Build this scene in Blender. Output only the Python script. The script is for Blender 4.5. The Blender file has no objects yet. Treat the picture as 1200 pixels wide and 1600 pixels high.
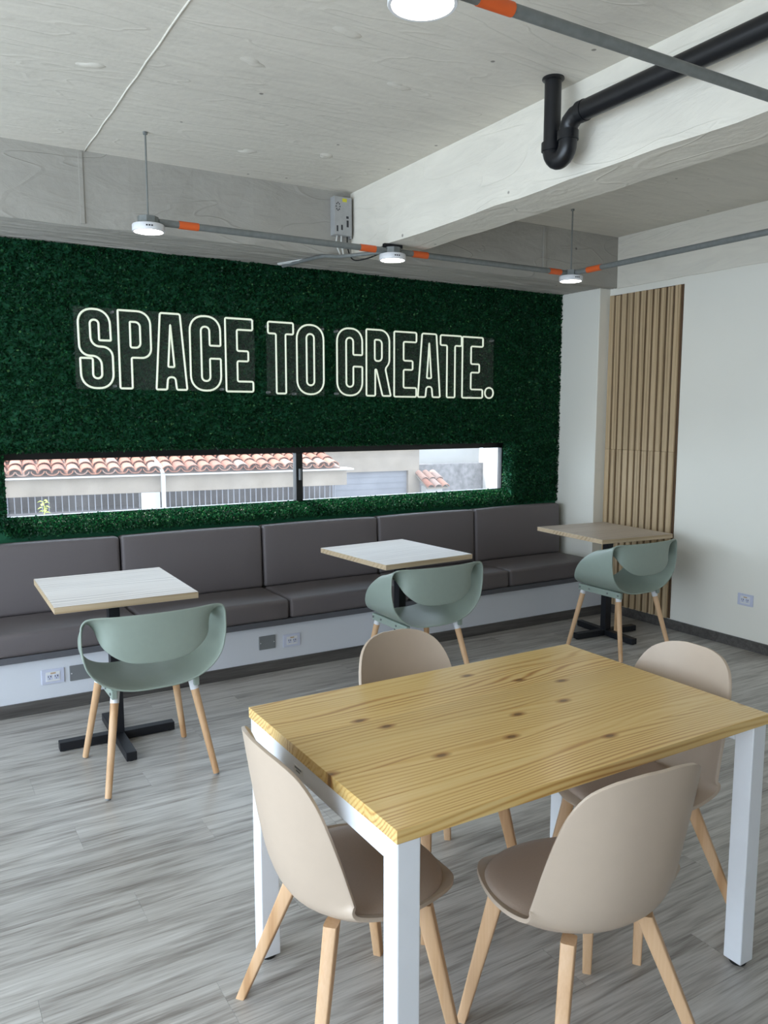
import bpy, bmesh, math, random
import numpy as np
from mathutils import Vector, Matrix

random.seed(7)
SC = bpy.context.scene
COL = SC.collection
R = math.radians

# ------------------------------------------------------------------ camera
cam_d = bpy.data.cameras.new('camera')
cam = bpy.data.objects.new('camera', cam_d)
COL.objects.link(cam)
cam.location = (0, 0, 1.57)
cam.rotation_euler = (R(90 - 6.914), 0, R(-31.104))
cam_d.sensor_fit = 'VERTICAL'
cam_d.sensor_height = 24.0
cam_d.lens = 24.0 * 1245.6 / 1600.0
cam_d.clip_start = 0.05
SC.camera = cam

# ------------------------------------------------------------------ world (bright overcast sky)
world = bpy.data.worlds.new('overcast_sky')
SC.world = world
world.use_nodes = True
wn = world.node_tree
bg = wn.nodes['Background']
bg.inputs['Color'].default_value = (0.71, 0.85, 1.0, 1)
bg.inputs['Strength'].default_value = 4.6

# high sun from beyond the hedge wall, a little from the left
sun_d = bpy.data.lights.new('sun', 'SUN')
sun_d.energy = 7.0
sun_d.angle = R(4)
sun_d.color = (1.0, 0.95, 0.88)
sun = bpy.data.objects.new('sun', sun_d)
COL.objects.link(sun)
sun.rotation_euler = Vector((0.32, -0.42, -0.85)).to_track_quat('-Z', 'Y').to_euler()

# daylight entering through the big openings (light portals only guide sampling)
def portal(name, loc, rot, sx, sy):
    d = bpy.data.lights.new(name, 'AREA')
    d.shape = 'RECTANGLE'; d.size = sx; d.size_y = sy
    d.cycles.is_portal = True
    o = bpy.data.objects.new(name, d); COL.objects.link(o)
    o.location = loc; o.rotation_euler = rot
portal('portal_left', (-2.19, 1.3, 1.28), (0, R(-90), 0), 2.44, 6.2)
portal('portal_strip', (2.34, 5.135, 1.15), (R(-90), 0, 0), 3.8, 0.42)

# ------------------------------------------------------------------ exposure
SC.view_settings.view_transform = 'Standard'
SC.view_settings.look = 'None'
SC.view_settings.gamma = 1.0
SC.view_settings.use_curve_mapping = False
SC.view_settings.exposure = 0.52

# ================================================================== helpers
def lin(c):
    return tuple((x / 12.92 if x <= 0.04045 else ((x + 0.055) / 1.055) ** 2.4) for x in [v / 255.0 for v in c])

MATS = {}
def new_mat(name):
    m = bpy.data.materials.new(name); m.use_nodes = True
    nt = m.node_tree
    return m, nt, nt.nodes['Principled BSDF']

def N(nt, typ, **kw):
    n = nt.nodes.new(typ)
    for k, v in kw.items():
        setattr(n, k, v)
    return n

def ramp(nt, stops, interp='LINEAR'):
    r = nt.nodes.new('ShaderNodeValToRGB')
    r.color_ramp.interpolation = interp
    el = r.color_ramp.elements
    while len(el) < len(stops):
        el.new(0.5)
    for e, (p, c) in zip(el, stops):
        e.position = p
        e.color = (*c, 1) if len(c) == 3 else c
    return r

def plain(name, rgb, rough=0.5, metal=0.0, noise=0.0, nscale=30.0, bump=0.0, bscale=200.0, spec=0.5):
    """base colour with light mottling and fine bump"""
    m, nt, b = new_mat(name)
    c = lin(rgb)
    b.inputs['Roughness'].default_value = rough
    b.inputs['Metallic'].default_value = metal
    b.inputs['Specular IOR Level'].default_value = spec
    tc = N(nt, 'ShaderNodeTexCoord')
    nz = N(nt, 'ShaderNodeTexNoise'); nz.inputs['Scale'].default_value = nscale; nz.inputs['Detail'].default_value = 4
    nt.links.new(tc.outputs['Object'], nz.inputs['Vector'])
    k = noise if noise else 0.02
    rp = ramp(nt, [(0.25, tuple(x * (1 - k) for x in c)), (0.75, tuple(min(1, x * (1 + k)) for x in c))])
    nt.links.new(nz.outputs['Fac'], rp.inputs['Fac'])
    nt.links.new(rp.outputs['Color'], b.inputs['Base Color'])
    if bump:
        n2 = N(nt, 'ShaderNodeTexNoise'); n2.inputs['Scale'].default_value = bscale; n2.inputs['Detail'].default_value = 3
        nt.links.new(tc.outputs['Object'], n2.inputs['Vector'])
        bp = N(nt, 'ShaderNodeBump'); bp.inputs['Strength'].default_value = bump; bp.inputs['Distance'].default_value = 0.01
        nt.links.new(n2.outputs['Fac'], bp.inputs['Height'])
        nt.links.new(bp.outputs['Normal'], b.inputs['Normal'])
    MATS[name] = m
    return m

def concrete(name, rgb, bump=0.6, streak=(1.2, 6.0, 3.0)):
    """painted rough concrete with trowel ridges and form marks"""
    m, nt, b = new_mat(name)
    c = lin(rgb)
    b.inputs['Roughness'].default_value = 0.75
    b.inputs['Specular IOR Level'].default_value = 0.25
    tc = N(nt, 'ShaderNodeTexCoord')
    mp = N(nt, 'ShaderNodeMapping'); mp.inputs['Scale'].default_value = streak
    mp.inputs['Rotation'].default_value = (0.1, 0.2, 0.5)
    nt.links.new(tc.outputs['Object'], mp.inputs['Vector'])
    n1 = N(nt, 'ShaderNodeTexNoise'); n1.inputs['Scale'].default_value = 2.2; n1.inputs['Detail'].default_value = 6; n1.inputs['Roughness'].default_value = 0.55
    n1.inputs['Distortion'].default_value = 1.2
    nt.links.new(mp.outputs['Vector'], n1.inputs['Vector'])
    n2 = N(nt, 'ShaderNodeTexNoise'); n2.inputs['Scale'].default_value = 26; n2.inputs['Detail'].default_value = 5
    nt.links.new(tc.outputs['Object'], n2.inputs['Vector'])
    n3 = N(nt, 'ShaderNodeTexNoise'); n3.inputs['Scale'].default_value = 1.1; n3.inputs['Detail'].default_value = 3
    nt.links.new(tc.outputs['Object'], n3.inputs['Vector'])
    # thin raised ridges: noise close to a level line
    n4 = N(nt, 'ShaderNodeTexNoise'); n4.inputs['Scale'].default_value = 0.9; n4.inputs['Detail'].default_value = 2.0
    n4.inputs['Distortion'].default_value = 0.6
    nt.links.new(mp.outputs['Vector'], n4.inputs['Vector'])
    rid = ramp(nt, [(0.485, (0, 0, 0)), (0.5, (1, 1, 1)), (0.515, (0, 0, 0))])
    nt.links.new(n4.outputs['Fac'], rid.inputs['Fac'])
    hn = N(nt, 'ShaderNodeMath', operation='MULTIPLY'); hn.inputs[1].default_value = 0.22
    nt.links.new(n2.outputs['Fac'], hn.inputs[0])
    ad = N(nt, 'ShaderNodeMath', operation='MULTIPLY_ADD'); ad.inputs[1].default_value = 0.8
    nt.links.new(n1.outputs['Fac'], ad.inputs[0]); nt.links.new(hn.outputs[0], ad.inputs[2])
    ad2 = N(nt, 'ShaderNodeMath', operation='MULTIPLY_ADD'); ad2.inputs[1].default_value = 0.22
    nt.links.new(rid.outputs['Color'], ad2.inputs[0]); nt.links.new(ad.outputs[0], ad2.inputs[2])
    bp = N(nt, 'ShaderNodeBump'); bp.inputs['Strength'].default_value = bump; bp.inputs['Distance'].default_value = 0.012
    nt.links.new(ad2.outputs[0], bp.inputs['Height']); nt.links.new(bp.outputs['Normal'], b.inputs['Normal'])
    mx = N(nt, 'ShaderNodeMath', operation='MULTIPLY_ADD'); mx.inputs[1].default_value = 0.5
    nt.links.new(n1.outputs['Fac'], mx.inputs[0]); 
    hf = N(nt, 'ShaderNodeMath', operation='MULTIPLY'); hf.inputs[1].default_value = 0.5
    nt.links.new(n3.outputs['Fac'], hf.inputs[0]); nt.links.new(hf.outputs[0], mx.inputs[2])
    rp = ramp(nt, [(0.3, tuple(x * 0.88 for x in c)), (0.55, c), (0.75, tuple(min(1, x * 1.06) for x in c))])
    nt.links.new(mx.outputs[0], rp.inputs['Fac'])
    # sparse pin holes
    vo = N(nt, 'ShaderNodeTexVoronoi'); vo.inputs['Scale'].default_value = 5.0; vo.inputs['Randomness'].default_value = 1.0
    nt.links.new(tc.outputs['Object'], vo.inputs['Vector'])
    pr = ramp(nt, [(0.035, (0.25, 0.24, 0.23)), (0.055, (1, 1, 1))])
    nt.links.new(vo.outputs['Distance'], pr.inputs['Fac'])
    mm = N(nt, 'ShaderNodeMix', data_type='RGBA', blend_type='MULTIPLY'); mm.inputs['Factor'].default_value = 0.8
    nt.links.new(rp.outputs['Color'], mm.inputs['A']); nt.links.new(pr.outputs['Color'], mm.inputs['B'])
    nt.links.new(mm.outputs['Result'], b.inputs['Base Color'])
    MATS[name] = m
    return m

def wood(name, dark, mid, light, along='X', ring=60.0, warp=9.0, rough=0.45, knots=False, stretch=1.0, coat=0.0, gscale=1.0, freq=220.0, fibre=0.45, tint=0.08, amp=0.30):
    """long-grain wood: warped ring bands + fine fibre streaks, shifted per object"""
    m, nt, b = new_mat(name)
    b.inputs['Roughness'].default_value = rough
    b.inputs['Coat Weight'].default_value = coat
    b.inputs['Coat Roughness'].default_value = 0.18
    tc = N(nt, 'ShaderNodeTexCoord'); oi = N(nt, 'ShaderNodeObjectInfo')
    sh = N(nt, 'ShaderNodeVectorMath', operation='SCALE'); sh.inputs[0].default_value = (13.0, 7.0, 5.0)
    nt.links.new(oi.outputs['Random'], sh.inputs['Scale'])
    ad = N(nt, 'ShaderNodeVectorMath', operation='ADD')
    nt.links.new(tc.outputs['Object'], ad.inputs[0]); nt.links.new(sh.outputs[0], ad.inputs[1])
    mp = N(nt, 'ShaderNodeMapping')
    a, c = 0.9 * gscale * stretch, 6.0 * gscale
    mp.inputs['Scale'].default_value = {'X': (a, c, c), 'Y': (c, a, c), 'Z': (c, c, a)}[along]
    nt.links.new(ad.outputs[0], mp.inputs['Vector'])
    n1 = N(nt, 'ShaderNodeTexNoise'); n1.inputs['Scale'].default_value = 1.0; n1.inputs['Detail'].default_value = 1.5
    nt.links.new(mp.outputs['Vector'], n1.inputs['Vector'])
    sx = N(nt, 'ShaderNodeSeparateXYZ'); nt.links.new(ad.outputs[0], sx.inputs[0])
    ac = N(nt, 'ShaderNodeMath', operation='ADD')
    i0, i1 = {'X': (1, 2), 'Y': (0, 2), 'Z': (0, 1)}[along]
    nt.links.new(sx.outputs[i0], ac.inputs[0]); nt.links.new(sx.outputs[i1], ac.inputs[1])
    ph = N(nt, 'ShaderNodeMath', operation='MULTIPLY'); ph.inputs[1].default_value = freq
    nt.links.new(ac.outputs[0], ph.inputs[0])
    mu = N(nt, 'ShaderNodeMath', operation='MULTIPLY_ADD'); mu.inputs[1].default_value = ring
    nt.links.new(n1.outputs['Fac'], mu.inputs[0]); nt.links.new(ph.outputs[0], mu.inputs[2])
    sn0 = N(nt, 'ShaderNodeMath', operation='SINE'); nt.links.new(mu.outputs[0], sn0.inputs[0])
    sn1 = N(nt, 'ShaderNodeMath', operation='MULTIPLY_ADD'); sn1.inputs[1].default_value = 0.5; sn1.inputs[2].default_value = 0.5
    nt.links.new(sn0.outputs[0], sn1.inputs[0])
    sn2 = N(nt, 'ShaderNodeMath', operation='POWER'); sn2.inputs[1].default_value = 2.2; nt.links.new(sn1.outputs[0], sn2.inputs[0])
    # latewood strength varies slowly across the piece
    nv_ = N(nt, 'ShaderNodeTexNoise'); nv_.inputs['Scale'].default_value = 0.8; nv_.inputs['Detail'].default_value = 2
    nt.links.new(mp.outputs['Vector'], nv_.inputs['Vector'])
    sn = N(nt, 'ShaderNodeMath', operation='MULTIPLY'); nt.links.new(sn2.outputs[0], sn.inputs[0])
    mrv = N(nt, 'ShaderNodeMapRange'); mrv.inputs['From Min'].default_value = 0.35; mrv.inputs['From Max'].default_value = 0.65
    mrv.inputs['To Min'].default_value = 0.2; mrv.inputs['To Max'].default_value = 1.9
    nt.links.new(nv_.outputs['Fac'], mrv.inputs['Value']); nt.links.new(mrv.outputs[0], sn.inputs[1])
    mp2 = N(nt, 'ShaderNodeMapping')
    a2, c2 = 5.0 * gscale, 160.0 * gscale
    mp2.inputs['Scale'].default_value = {'X': (a2, c2, c2), 'Y': (c2, a2, c2), 'Z': (c2, c2, a2)}[along]
    nt.links.new(ad.outputs[0], mp2.inputs['Vector'])
    n2 = N(nt, 'ShaderNodeTexNoise'); n2.inputs['Scale'].default_value = 1.0; n2.inputs['Detail'].default_value = 4
    nt.links.new(mp2.outputs['Vector'], n2.inputs['Vector'])
    s2 = N(nt, 'ShaderNodeMath', operation='MULTIPLY_ADD'); s2.inputs[1].default_value = amp; s2.inputs[2].default_value = 0.12
    nt.links.new(sn.outputs[0], s2.inputs[0])
    s3 = N(nt, 'ShaderNodeMath', operation='MULTIPLY_ADD'); s3.inputs[1].default_value = fibre
    nt.links.new(n2.outputs['Fac'], s3.inputs[0]); nt.links.new(s2.outputs[0], s3.inputs[2])
    rp = ramp(nt, [(0.2, lin(light)), (0.52, lin(mid)), (0.85, lin(dark))])
    nt.links.new(s3.outputs[0], rp.inputs['Fac'])
    out = rp.outputs['Color']
    # per piece tint
    tr = ramp(nt, [(0.0, (1 - tint, 1 - tint * 1.05, 1 - tint * 1.15)), (1.0, (1 + tint * 0.7, 1 + tint * 0.65, 1 + tint * 0.6))])
    nt.links.new(oi.outputs['Random'], tr.inputs['Fac'])
    mt = N(nt, 'ShaderNodeMix', data_type='RGBA', blend_type='MULTIPLY'); mt.inputs['Factor'].default_value = 1.0
    nt.links.new(out, mt.inputs['A']); nt.links.new(tr.outputs['Color'], mt.inputs['B'])
    out = mt.outputs['Result']
    if knots:
        mp3 = N(nt, 'ShaderNodeMapping'); mp3.inputs['Scale'].default_value = (2.2, 4.2, 4.2)
        nt.links.new(ad.outputs[0], mp3.inputs['Vector'])
        vo = N(nt, 'ShaderNodeTexVoronoi'); vo.inputs['Scale'].default_value = 1.0; vo.voronoi_dimensions = '2D'
        nt.links.new(mp3.outputs['Vector'], vo.inputs['Vector'])
        kr = ramp(nt, [(0.022, (0.16, 0.08, 0.035)), (0.036, (0.50, 0.32, 0.18)), (0.075, (1, 1, 1))])
        nt.links.new(vo.outputs['Distance'], kr.inputs['Fac'])
        mk = N(nt, 'ShaderNodeMix', data_type='RGBA', blend_type='MULTIPLY'); mk.inputs['Factor'].default_value = 0.85
        nt.links.new(out, mk.inputs['A']); nt.links.new(kr.outputs['Color'], mk.inputs['B'])
        out = mk.outputs['Result']
    nt.links.new(out, b.inputs['Base Color'])
    bp = N(nt, 'ShaderNodeBump'); bp.inputs['Strength'].default_value = 0.06; bp.inputs['Distance'].default_value = 0.003
    nt.links.new(n2.outputs['Fac'], bp.inputs['Height']); nt.links.new(bp.outputs['Normal'], b.inputs['Normal'])
    MATS[name] = m
    return m

def emit(name, rgb, strength, base=(240, 240, 240)):
    m, nt, b = new_mat(name)
    b.inputs['Base Color'].default_value = (*lin(base), 1)
    b.inputs['Emission Color'].default_value = (*lin(rgb), 1)
    b.inputs['Emission Strength'].default_value = strength
    MATS[name] = m
    return m

def mesh_obj(name, verts, faces, mat=None, parent=None, smooth=False):
    me = bpy.data.meshes.new(name)
    me.from_pydata([tuple(v) for v in verts], [], faces)
    me.update()
    if smooth:
        me.polygons.foreach_set('use_smooth', [True] * len(me.polygons))
    o = bpy.data.objects.new(name, me); COL.objects.link(o)
    if mat: me.materials.append(MATS[mat] if isinstance(mat, str) else mat)
    if parent: o.parent = parent
    return o

def bm_obj(name, bm, mat=None, parent=None, smooth=False):
    bmesh.ops.recalc_face_normals(bm, faces=bm.faces[:])
    me = bpy.data.meshes.new(name); bm.to_mesh(me); bm.free()
    if smooth:
        me.polygons.foreach_set('use_smooth', [True] * len(me.polygons))
    o = bpy.data.objects.new(name, me); COL.objects.link(o)
    if mat: me.materials.append(MATS[mat] if isinstance(mat, str) else mat)
    if parent: o.parent = parent
    return o

def add_box(bm, x0, x1, y0, y1, z0, z1, bevel=0.0, seg=2, M=None):
    vs = [bm.verts.new((x, y, z)) for x in (x0, x1) for y in (y0, y1) for z in (z0, z1)]
    idx = [(0, 1, 3, 2), (4, 6, 7, 5), (0, 4, 5, 1), (2, 3, 7, 6), (0, 2, 6, 4), (1, 5, 7, 3)]
    fs = [bm.faces.new([vs[i] for i in f]) for f in idx]
    if bevel:
        es = list({e for f in fs for e in f.edges})
        r = bmesh.ops.bevel(bm, geom=es, offset=bevel, segments=seg, affect='EDGES', profile=0.5)
        vs = list({v for f in r['faces'] for v in f.verts} | {v for v in vs if v.is_valid})
    if M is not None:
        bmesh.ops.transform(bm, matrix=M, verts=[v for v in vs if v.is_valid])
    return vs

def box(name, x0, x1, y0, y1, z0, z1, mat, parent=None, bevel=0.0, seg=2):
    bm = bmesh.new(); add_box(bm, x0, x1, y0, y1, z0, z1, bevel, seg)
    return bm_obj(name, bm, mat, parent)

def boxes(name, lst, mat, parent=None, bevel=0.0):
    bm = bmesh.new()
    for b_ in lst:
        add_box(bm, *b_, bevel=bevel)
    return bm_obj(name, bm, mat, parent)

def frame_at(d):
    d = d.normalized()
    u = Vector((0, 0, 1)) if abs(d.z) < 0.9 else Vector((1, 0, 0))
    a = d.cross(u).normalized(); b = d.cross(a).normalized()
    return a, b

def tube_data(pts, rad, seg=12, closed=False, verts=None, faces=None, cap=True):
    """sweep a circle along a polyline; rad scalar or list"""
    verts = [] if verts is None else verts; faces = [] if faces is None else faces
    pts = [Vector(p) for p in pts]; n = len(pts)
    rads = rad if isinstance(rad, (list, tuple)) else [rad] * n
    base = len(verts); prev = None
    for i, p in enumerate(pts):
        if closed:
            t = (pts[(i + 1) % n] - pts[i - 1])
        else:
            t = pts[min(i + 1, n - 1)] - pts[max(i - 1, 0)]
        t.normalize()
        if prev is None:
            a, b = frame_at(t)
        else:
            a = prev - t * prev.dot(t)
            a = a.normalized() if a.length > 1e-6 else frame_at(t)[0]
            b = t.cross(a).normalized()
        prev = a
        for k in range(seg):
            th = 2 * math.pi * k / seg
            verts.append(p + (a * math.cos(th) + b * math.sin(th)) * rads[i])
    for i in range(n if closed else n - 1):
        j = (i + 1) % n
        for k in range(seg):
            l = (k + 1) % seg
            faces.append((base + i * seg + k, base + i * seg + l, base + j * seg + l, base + j * seg + k))
    if cap and not closed:
        faces.append(tuple(base + k for k in reversed(range(seg))))
        faces.append(tuple(base + (n - 1) * seg + k for k in range(seg)))
    return verts, faces

def tube(name, pts, rad, mat, parent=None, seg=12, closed=False):
    v, f = tube_data(pts, rad, seg, closed)
    o = mesh_obj(name, v, f, mat, parent, smooth=True)
    auto_smooth(o)
    return o

def auto_smooth(o, ang=40):
    me = o.data
    bm = bmesh.new(); bm.from_mesh(me)
    bmesh.ops.recalc_face_normals(bm, faces=bm.faces[:])
    for e in bm.edges:
        e.smooth = not (len(e.link_faces) == 2 and e.calc_face_angle(0) > R(ang))
    bm.to_mesh(me); bm.free()

def lathe(name, prof, mat, parent=None, seg=32, loc=(0, 0, 0)):
    """prof: list of (r, z) revolved about z"""
    v, f = [], []
    for r_, z_ in prof:
        for k in range(seg):
            th = 2 * math.pi * k / seg
            v.append((loc[0] + r_ * math.cos(th), loc[1] + r_ * math.sin(th), loc[2] + z_))
    for i in range(len(prof) - 1):
        for k in range(seg):
            l = (k + 1) % seg
            f.append((i * seg + k, i * seg + l, (i + 1) * seg + l, (i + 1) * seg + k))
    f.append(tuple(reversed(range(seg)))); f.append(tuple((len(prof) - 1) * seg + k for k in range(seg)))
    o = mesh_obj(name, v, f, mat, parent, smooth=True)
    auto_smooth(o)
    return o

def catmull(P, t, closed=False):
    n = len(P)
    if closed:
        i = int(math.floor(t)) % n; u = t - math.floor(t)
        p0, p1, p2, p3 = P[(i - 1) % n], P[i], P[(i + 1) % n], P[(i + 2) % n]
    else:
        i = min(int(math.floor(t)), n - 2); u = t - i
        p0, p1, p2, p3 = P[max(i - 1, 0)], P[i], P[i + 1], P[min(i + 2, n - 1)]
    p0, p1, p2, p3 = map(np.array, (p0, p1, p2, p3))
    return 0.5 * ((2 * p1) + (-p0 + p2) * u + (2 * p0 - 5 * p1 + 4 * p2 - p3) * u * u + (-p0 + 3 * p1 - 3 * p2 + p3) * u ** 3)

def thing(name, label, cat, loc=(0, 0, 0), rz=0.0, group=None):
    o = bpy.data.objects.new(name, None); COL.objects.link(o)
    o.empty_display_size = 0.1
    o.location = loc; o.rotation_euler = (0, 0, rz)
    return tag(o, label, cat, group)

def tag(o, label, cat, group=None):
    o['label'] = label; o['category'] = cat
    if group: o['group'] = group
    return o

def struct(o, label=None):
    o['kind'] = 'structure'
    if label: o['label'] = label
    return o

def copy_tree(o, parent=None):
    c = o.copy(); COL.objects.link(c); c.parent = parent
    for ch in list(o.children):
        copy_tree(ch, c)
    return c

def rounded_box(name, hx, hy, hz, r, mat, parent=None, bulge=(0, 0, 0), n=9):
    """cushion: box with round edges and softly puffed faces, centred on the origin"""
    def axis(h):
        e = [h - r + r * k for k in (0.0, 0.38, 0.71, 0.92, 1.0)]
        inner = list(np.linspace(-(h - r), h - r, n))[1:-1]
        return [-x for x in reversed(e)] + inner + e
    A = [axis(hx), axis(hy), axis(hz)]
    L = [len(a) for a in A]
    idx, V = {}, []
    H = (hx, hy, hz)
    for i in range(L[0]):
        for j in range(L[1]):
            for k in range(L[2]):
                if i in (0, L[0] - 1) or j in (0, L[1] - 1) or k in (0, L[2] - 1):
                    p = np.array([A[0][i], A[1][j], A[2][k]])
                    core = np.array([max(-(h - r), min(h - r, q)) for q, h in zip(p, H)])
                    d = p - core; l = np.linalg.norm(d)
                    q = core + d / l * r if l > 1e-9 else p
                    u = p / np.array(H)
                    for ax in range(3):
                        o1, o2 = (ax + 1) % 3, (ax + 2) % 3
                        q[ax] += (0 if (ax == 2 and u[2] < 0) else 1) * np.sign(u[ax]) * abs(u[ax]) ** 8 * bulge[ax] * (1 - u[o1] ** 2) * (1 - u[o2] ** 2)
                    idx[(i, j, k)] = len(V); V.append(q)
    F = []
    def quad(a, b, c, d):
        F.append((idx[a], idx[b], idx[c], idx[d]))
    for i in range(L[0] - 1):
        for j in range(L[1] - 1):
            for k in (0, L[2] - 1):
                quad((i, j, k), (i + 1, j, k), (i + 1, j + 1, k), (i, j + 1, k))
    for i in range(L[0] - 1):
        for k in range(L[2] - 1):
            for j in (0, L[1] - 1):
                quad((i, j, k), (i + 1, j, k), (i + 1, j, k + 1), (i, j, k + 1))
    for j in range(L[1] - 1):
        for k in range(L[2] - 1):
            for i in (0, L[0] - 1):
                quad((i, j, k), (i, j + 1, k), (i, j + 1, k + 1), (i, j, k + 1))
    o = mesh_obj(name, V, F, mat, parent, smooth=True)
    auto_smooth(o, 80)
    return o

# ================================================================== materials
concrete('ceiling_paint', (221, 215, 203), bump=0.5)
concrete('beam_paint', (232, 226, 213), bump=0.6, streak=(3.0, 1.2, 5.0))
concrete('beam_paint_shaded', (172, 168, 160), bump=0.8, streak=(1.5, 2.0, 4.0))  # darker beam paint: the back beam's weaker light put into its colour
plain('wall_paint', (240, 236, 225), rough=0.6, noise=0.015, nscale=2, bump=0.05, bscale=120)
plain('rear_paint', (150, 146, 140), rough=0.7, noise=0.03, nscale=3)  # grey made up for the unseen rear wall, to cut bounced light
plain('bench_paint', (218, 220, 226), rough=0.5, noise=0.02, nscale=3, bump=0.04, bscale=90)
plain('slab_grey', (92, 92, 97), rough=0.7, noise=0.12, nscale=9, bump=0.15, bscale=60)
plain('vinyl_taupe', (104, 97, 98), rough=0.5, noise=0.05, nscale=260, bump=0.25, bscale=700)
plain('black_metal', (24, 25, 30), rough=0.45, noise=0.05, nscale=60, spec=0.4)
plain('frame_black', (14, 14, 15), rough=0.4)
plain('white_metal', (232, 233, 236), rough=0.35, noise=0.01, bump=0.03, bscale=400)
plain('sage_plastic', (148, 160, 149), rough=0.42, noise=0.02, nscale=40, bump=0.03, bscale=500)
plain('beige_plastic', (192, 173, 154), rough=0.42, noise=0.015, nscale=30, bump=0.05, bscale=600)
plain('beige_vinyl', (184, 163, 147), rough=0.5, noise=0.03, nscale=200, bump=0.12, bscale=700)
plain('white_plastic', (226, 226, 228), rough=0.4)
plain('outlet_plastic', (205, 208, 226), rough=0.35)
plain('grey_plate', (128, 130, 132), rough=0.45, metal=0.2)
plain('dark_slot', (40, 38, 40), rough=0.6)
plain('warm_slot', (196, 168, 140), rough=0.6)
plain('galvanised', (122, 125, 123), rough=0.45, metal=0.15, noise=0.12, nscale=40)
plain('tape_orange', (222, 98, 42), rough=0.5)
plain('pvc_black', (20, 21, 25), rough=0.32, noise=0.15, nscale=20)
plain('rubber_black', (18, 18, 18), rough=0.7)
plain('driver_grey', (172, 172, 172), rough=0.4, metal=0.2, noise=0.08, nscale=30)
plain('label_yellow', (214, 206, 60), rough=0.5)
plain('label_white', (228, 228, 226), rough=0.5)
plain('ink_dark', (45, 45, 50), rough=0.6)
plain('cable_white', (214, 214, 210), rough=0.5)
plain('mat_green', (16, 92, 60), rough=0.7, noise=0.2, nscale=60)
plain('ext_plaster', (112, 101, 90), rough=0.9, noise=0.16, nscale=2.5, bump=0.2, bscale=30)
plain('ext_white', (150, 146, 142), rough=0.9, noise=0.05, nscale=3)
plain('ext_grey', (98, 97, 102), rough=0.9, noise=0.12, nscale=3)
plain('ext_stone', (96, 92, 92), rough=0.95, noise=0.45, nscale=9, bump=0.5, bscale=14)
plain('ext_dark', (70, 64, 65), rough=0.9, noise=0.2, nscale=5)
plain('ext_ground', (96, 92, 88), rough=0.95, noise=0.2, nscale=2)
plain('plant_leaf', (176, 190, 70), rough=0.6, noise=0.2, nscale=12)
emit('lamp_diffuser', (255, 246, 228), 12.0)
emit('neon_tube', (232, 244, 218), 0.42, base=(190, 194, 184))
wood('pine', (186, 132, 68), (224, 184, 112), (238, 208, 144), 'X', ring=70, freq=330, rough=0.3, knots=True, coat=0.45, fibre=0.46, tint=0.06, amp=0.26)
wood('leg_beech', (190, 146, 104), (212, 170, 128), (222, 184, 146), 'Z', ring=5, freq=60, rough=0.5, tint=0.05)
wood('slat_oak', (152, 128, 96), (184, 158, 122), (202, 178, 144), 'Z', ring=8, freq=200, rough=0.6)
wood('slat_groove', (70, 50, 34), (84, 62, 42), (98, 74, 52), 'Z', ring=6, rough=0.8)
wood('laminate_oak', (166, 148, 132), (196, 181, 166), (212, 200, 188), 'X', ring=12, freq=160, rough=0.42, fibre=0.6)
wood('laminate_edge', (164, 138, 106), (188, 164, 132), (204, 182, 152), 'X', ring=8, freq=160, rough=0.5)
def plank_mat(name, stops, rough, tint=0.05):
    """printed grey wood planks: fine broken streaks along X, shifted per plank"""
    m, nt, b = new_mat(name)
    b.inputs['Roughness'].default_value = rough
    tc = N(nt, 'ShaderNodeTexCoord'); oi = N(nt, 'ShaderNodeObjectInfo')
    sh = N(nt, 'ShaderNodeVectorMath', operation='SCALE'); sh.inputs[0].default_value = (17.0, 9.0, 3.0)
    nt.links.new(oi.outputs['Random'], sh.inputs['Scale'])
    ad = N(nt, 'ShaderNodeVectorMath', operation='ADD')
    nt.links.new(tc.outputs['Object'], ad.inputs[0]); nt.links.new(sh.outputs[0], ad.inputs[1])
    fac = None
    for sc_, det, dist, wgt in (((1.3, 13, 13), 3, 0.8, 0.40), ((3.0, 46, 46), 5, 0.5, 0.42), ((9, 190, 190), 3, 0.2, 0.30)):
        mp = N(nt, 'ShaderNodeMapping'); mp.inputs['Scale'].default_value = sc_
        nt.links.new(ad.outputs[0], mp.inputs['Vector'])
        nz = N(nt, 'ShaderNodeTexNoise'); nz.inputs['Scale'].default_value = 1.0; nz.inputs['Detail'].default_value = det; nz.inputs['Distortion'].default_value = dist
        nt.links.new(mp.outputs['Vector'], nz.inputs['Vector'])
        ma = N(nt, 'ShaderNodeMath', operation='MULTIPLY_ADD'); ma.inputs[1].default_value = wgt
        nt.links.new(nz.outputs['Fac'], ma.inputs[0])
        if fac is None: ma.inputs[2].default_value = -0.06
        else: nt.links.new(fac, ma.inputs[2])
        fac = ma.outputs[0]
    rp = ramp(nt, [(p_, lin(c_)) for p_, c_ in stops])
    nt.links.new(fac, rp.inputs['Fac'])
    tr = ramp(nt, [(0.0, (1 - tint, 1 - tint, 1 - tint)), (1.0, (1 + tint, 1 + tint, 1 + tint))])
    nt.links.new(oi.outputs['Random'], tr.inputs['Fac'])
    mt = N(nt, 'ShaderNodeMix', data_type='RGBA', blend_type='MULTIPLY'); mt.inputs['Factor'].default_value = 1.0
    nt.links.new(rp.outputs['Color'], mt.inputs['A']); nt.links.new(tr.outputs['Color'], mt.inputs['B'])
    nt.links.new(mt.outputs['Result'], b.inputs['Base Color'])
    bp = N(nt, 'ShaderNodeBump'); bp.inputs['Strength'].default_value = 0.08; bp.inputs['Distance'].default_value = 0.003
    nt.links.new(fac, bp.inputs['Height']); nt.links.new(bp.outputs['Normal'], b.inputs['Normal'])
    MATS[name] = m
plank_mat('floor_vinyl', [(0.30, (104, 97, 91)), (0.42, (150, 144, 138)), (0.52, (179, 174, 168)), (0.68, (204, 200, 195))], 0.34)
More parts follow.
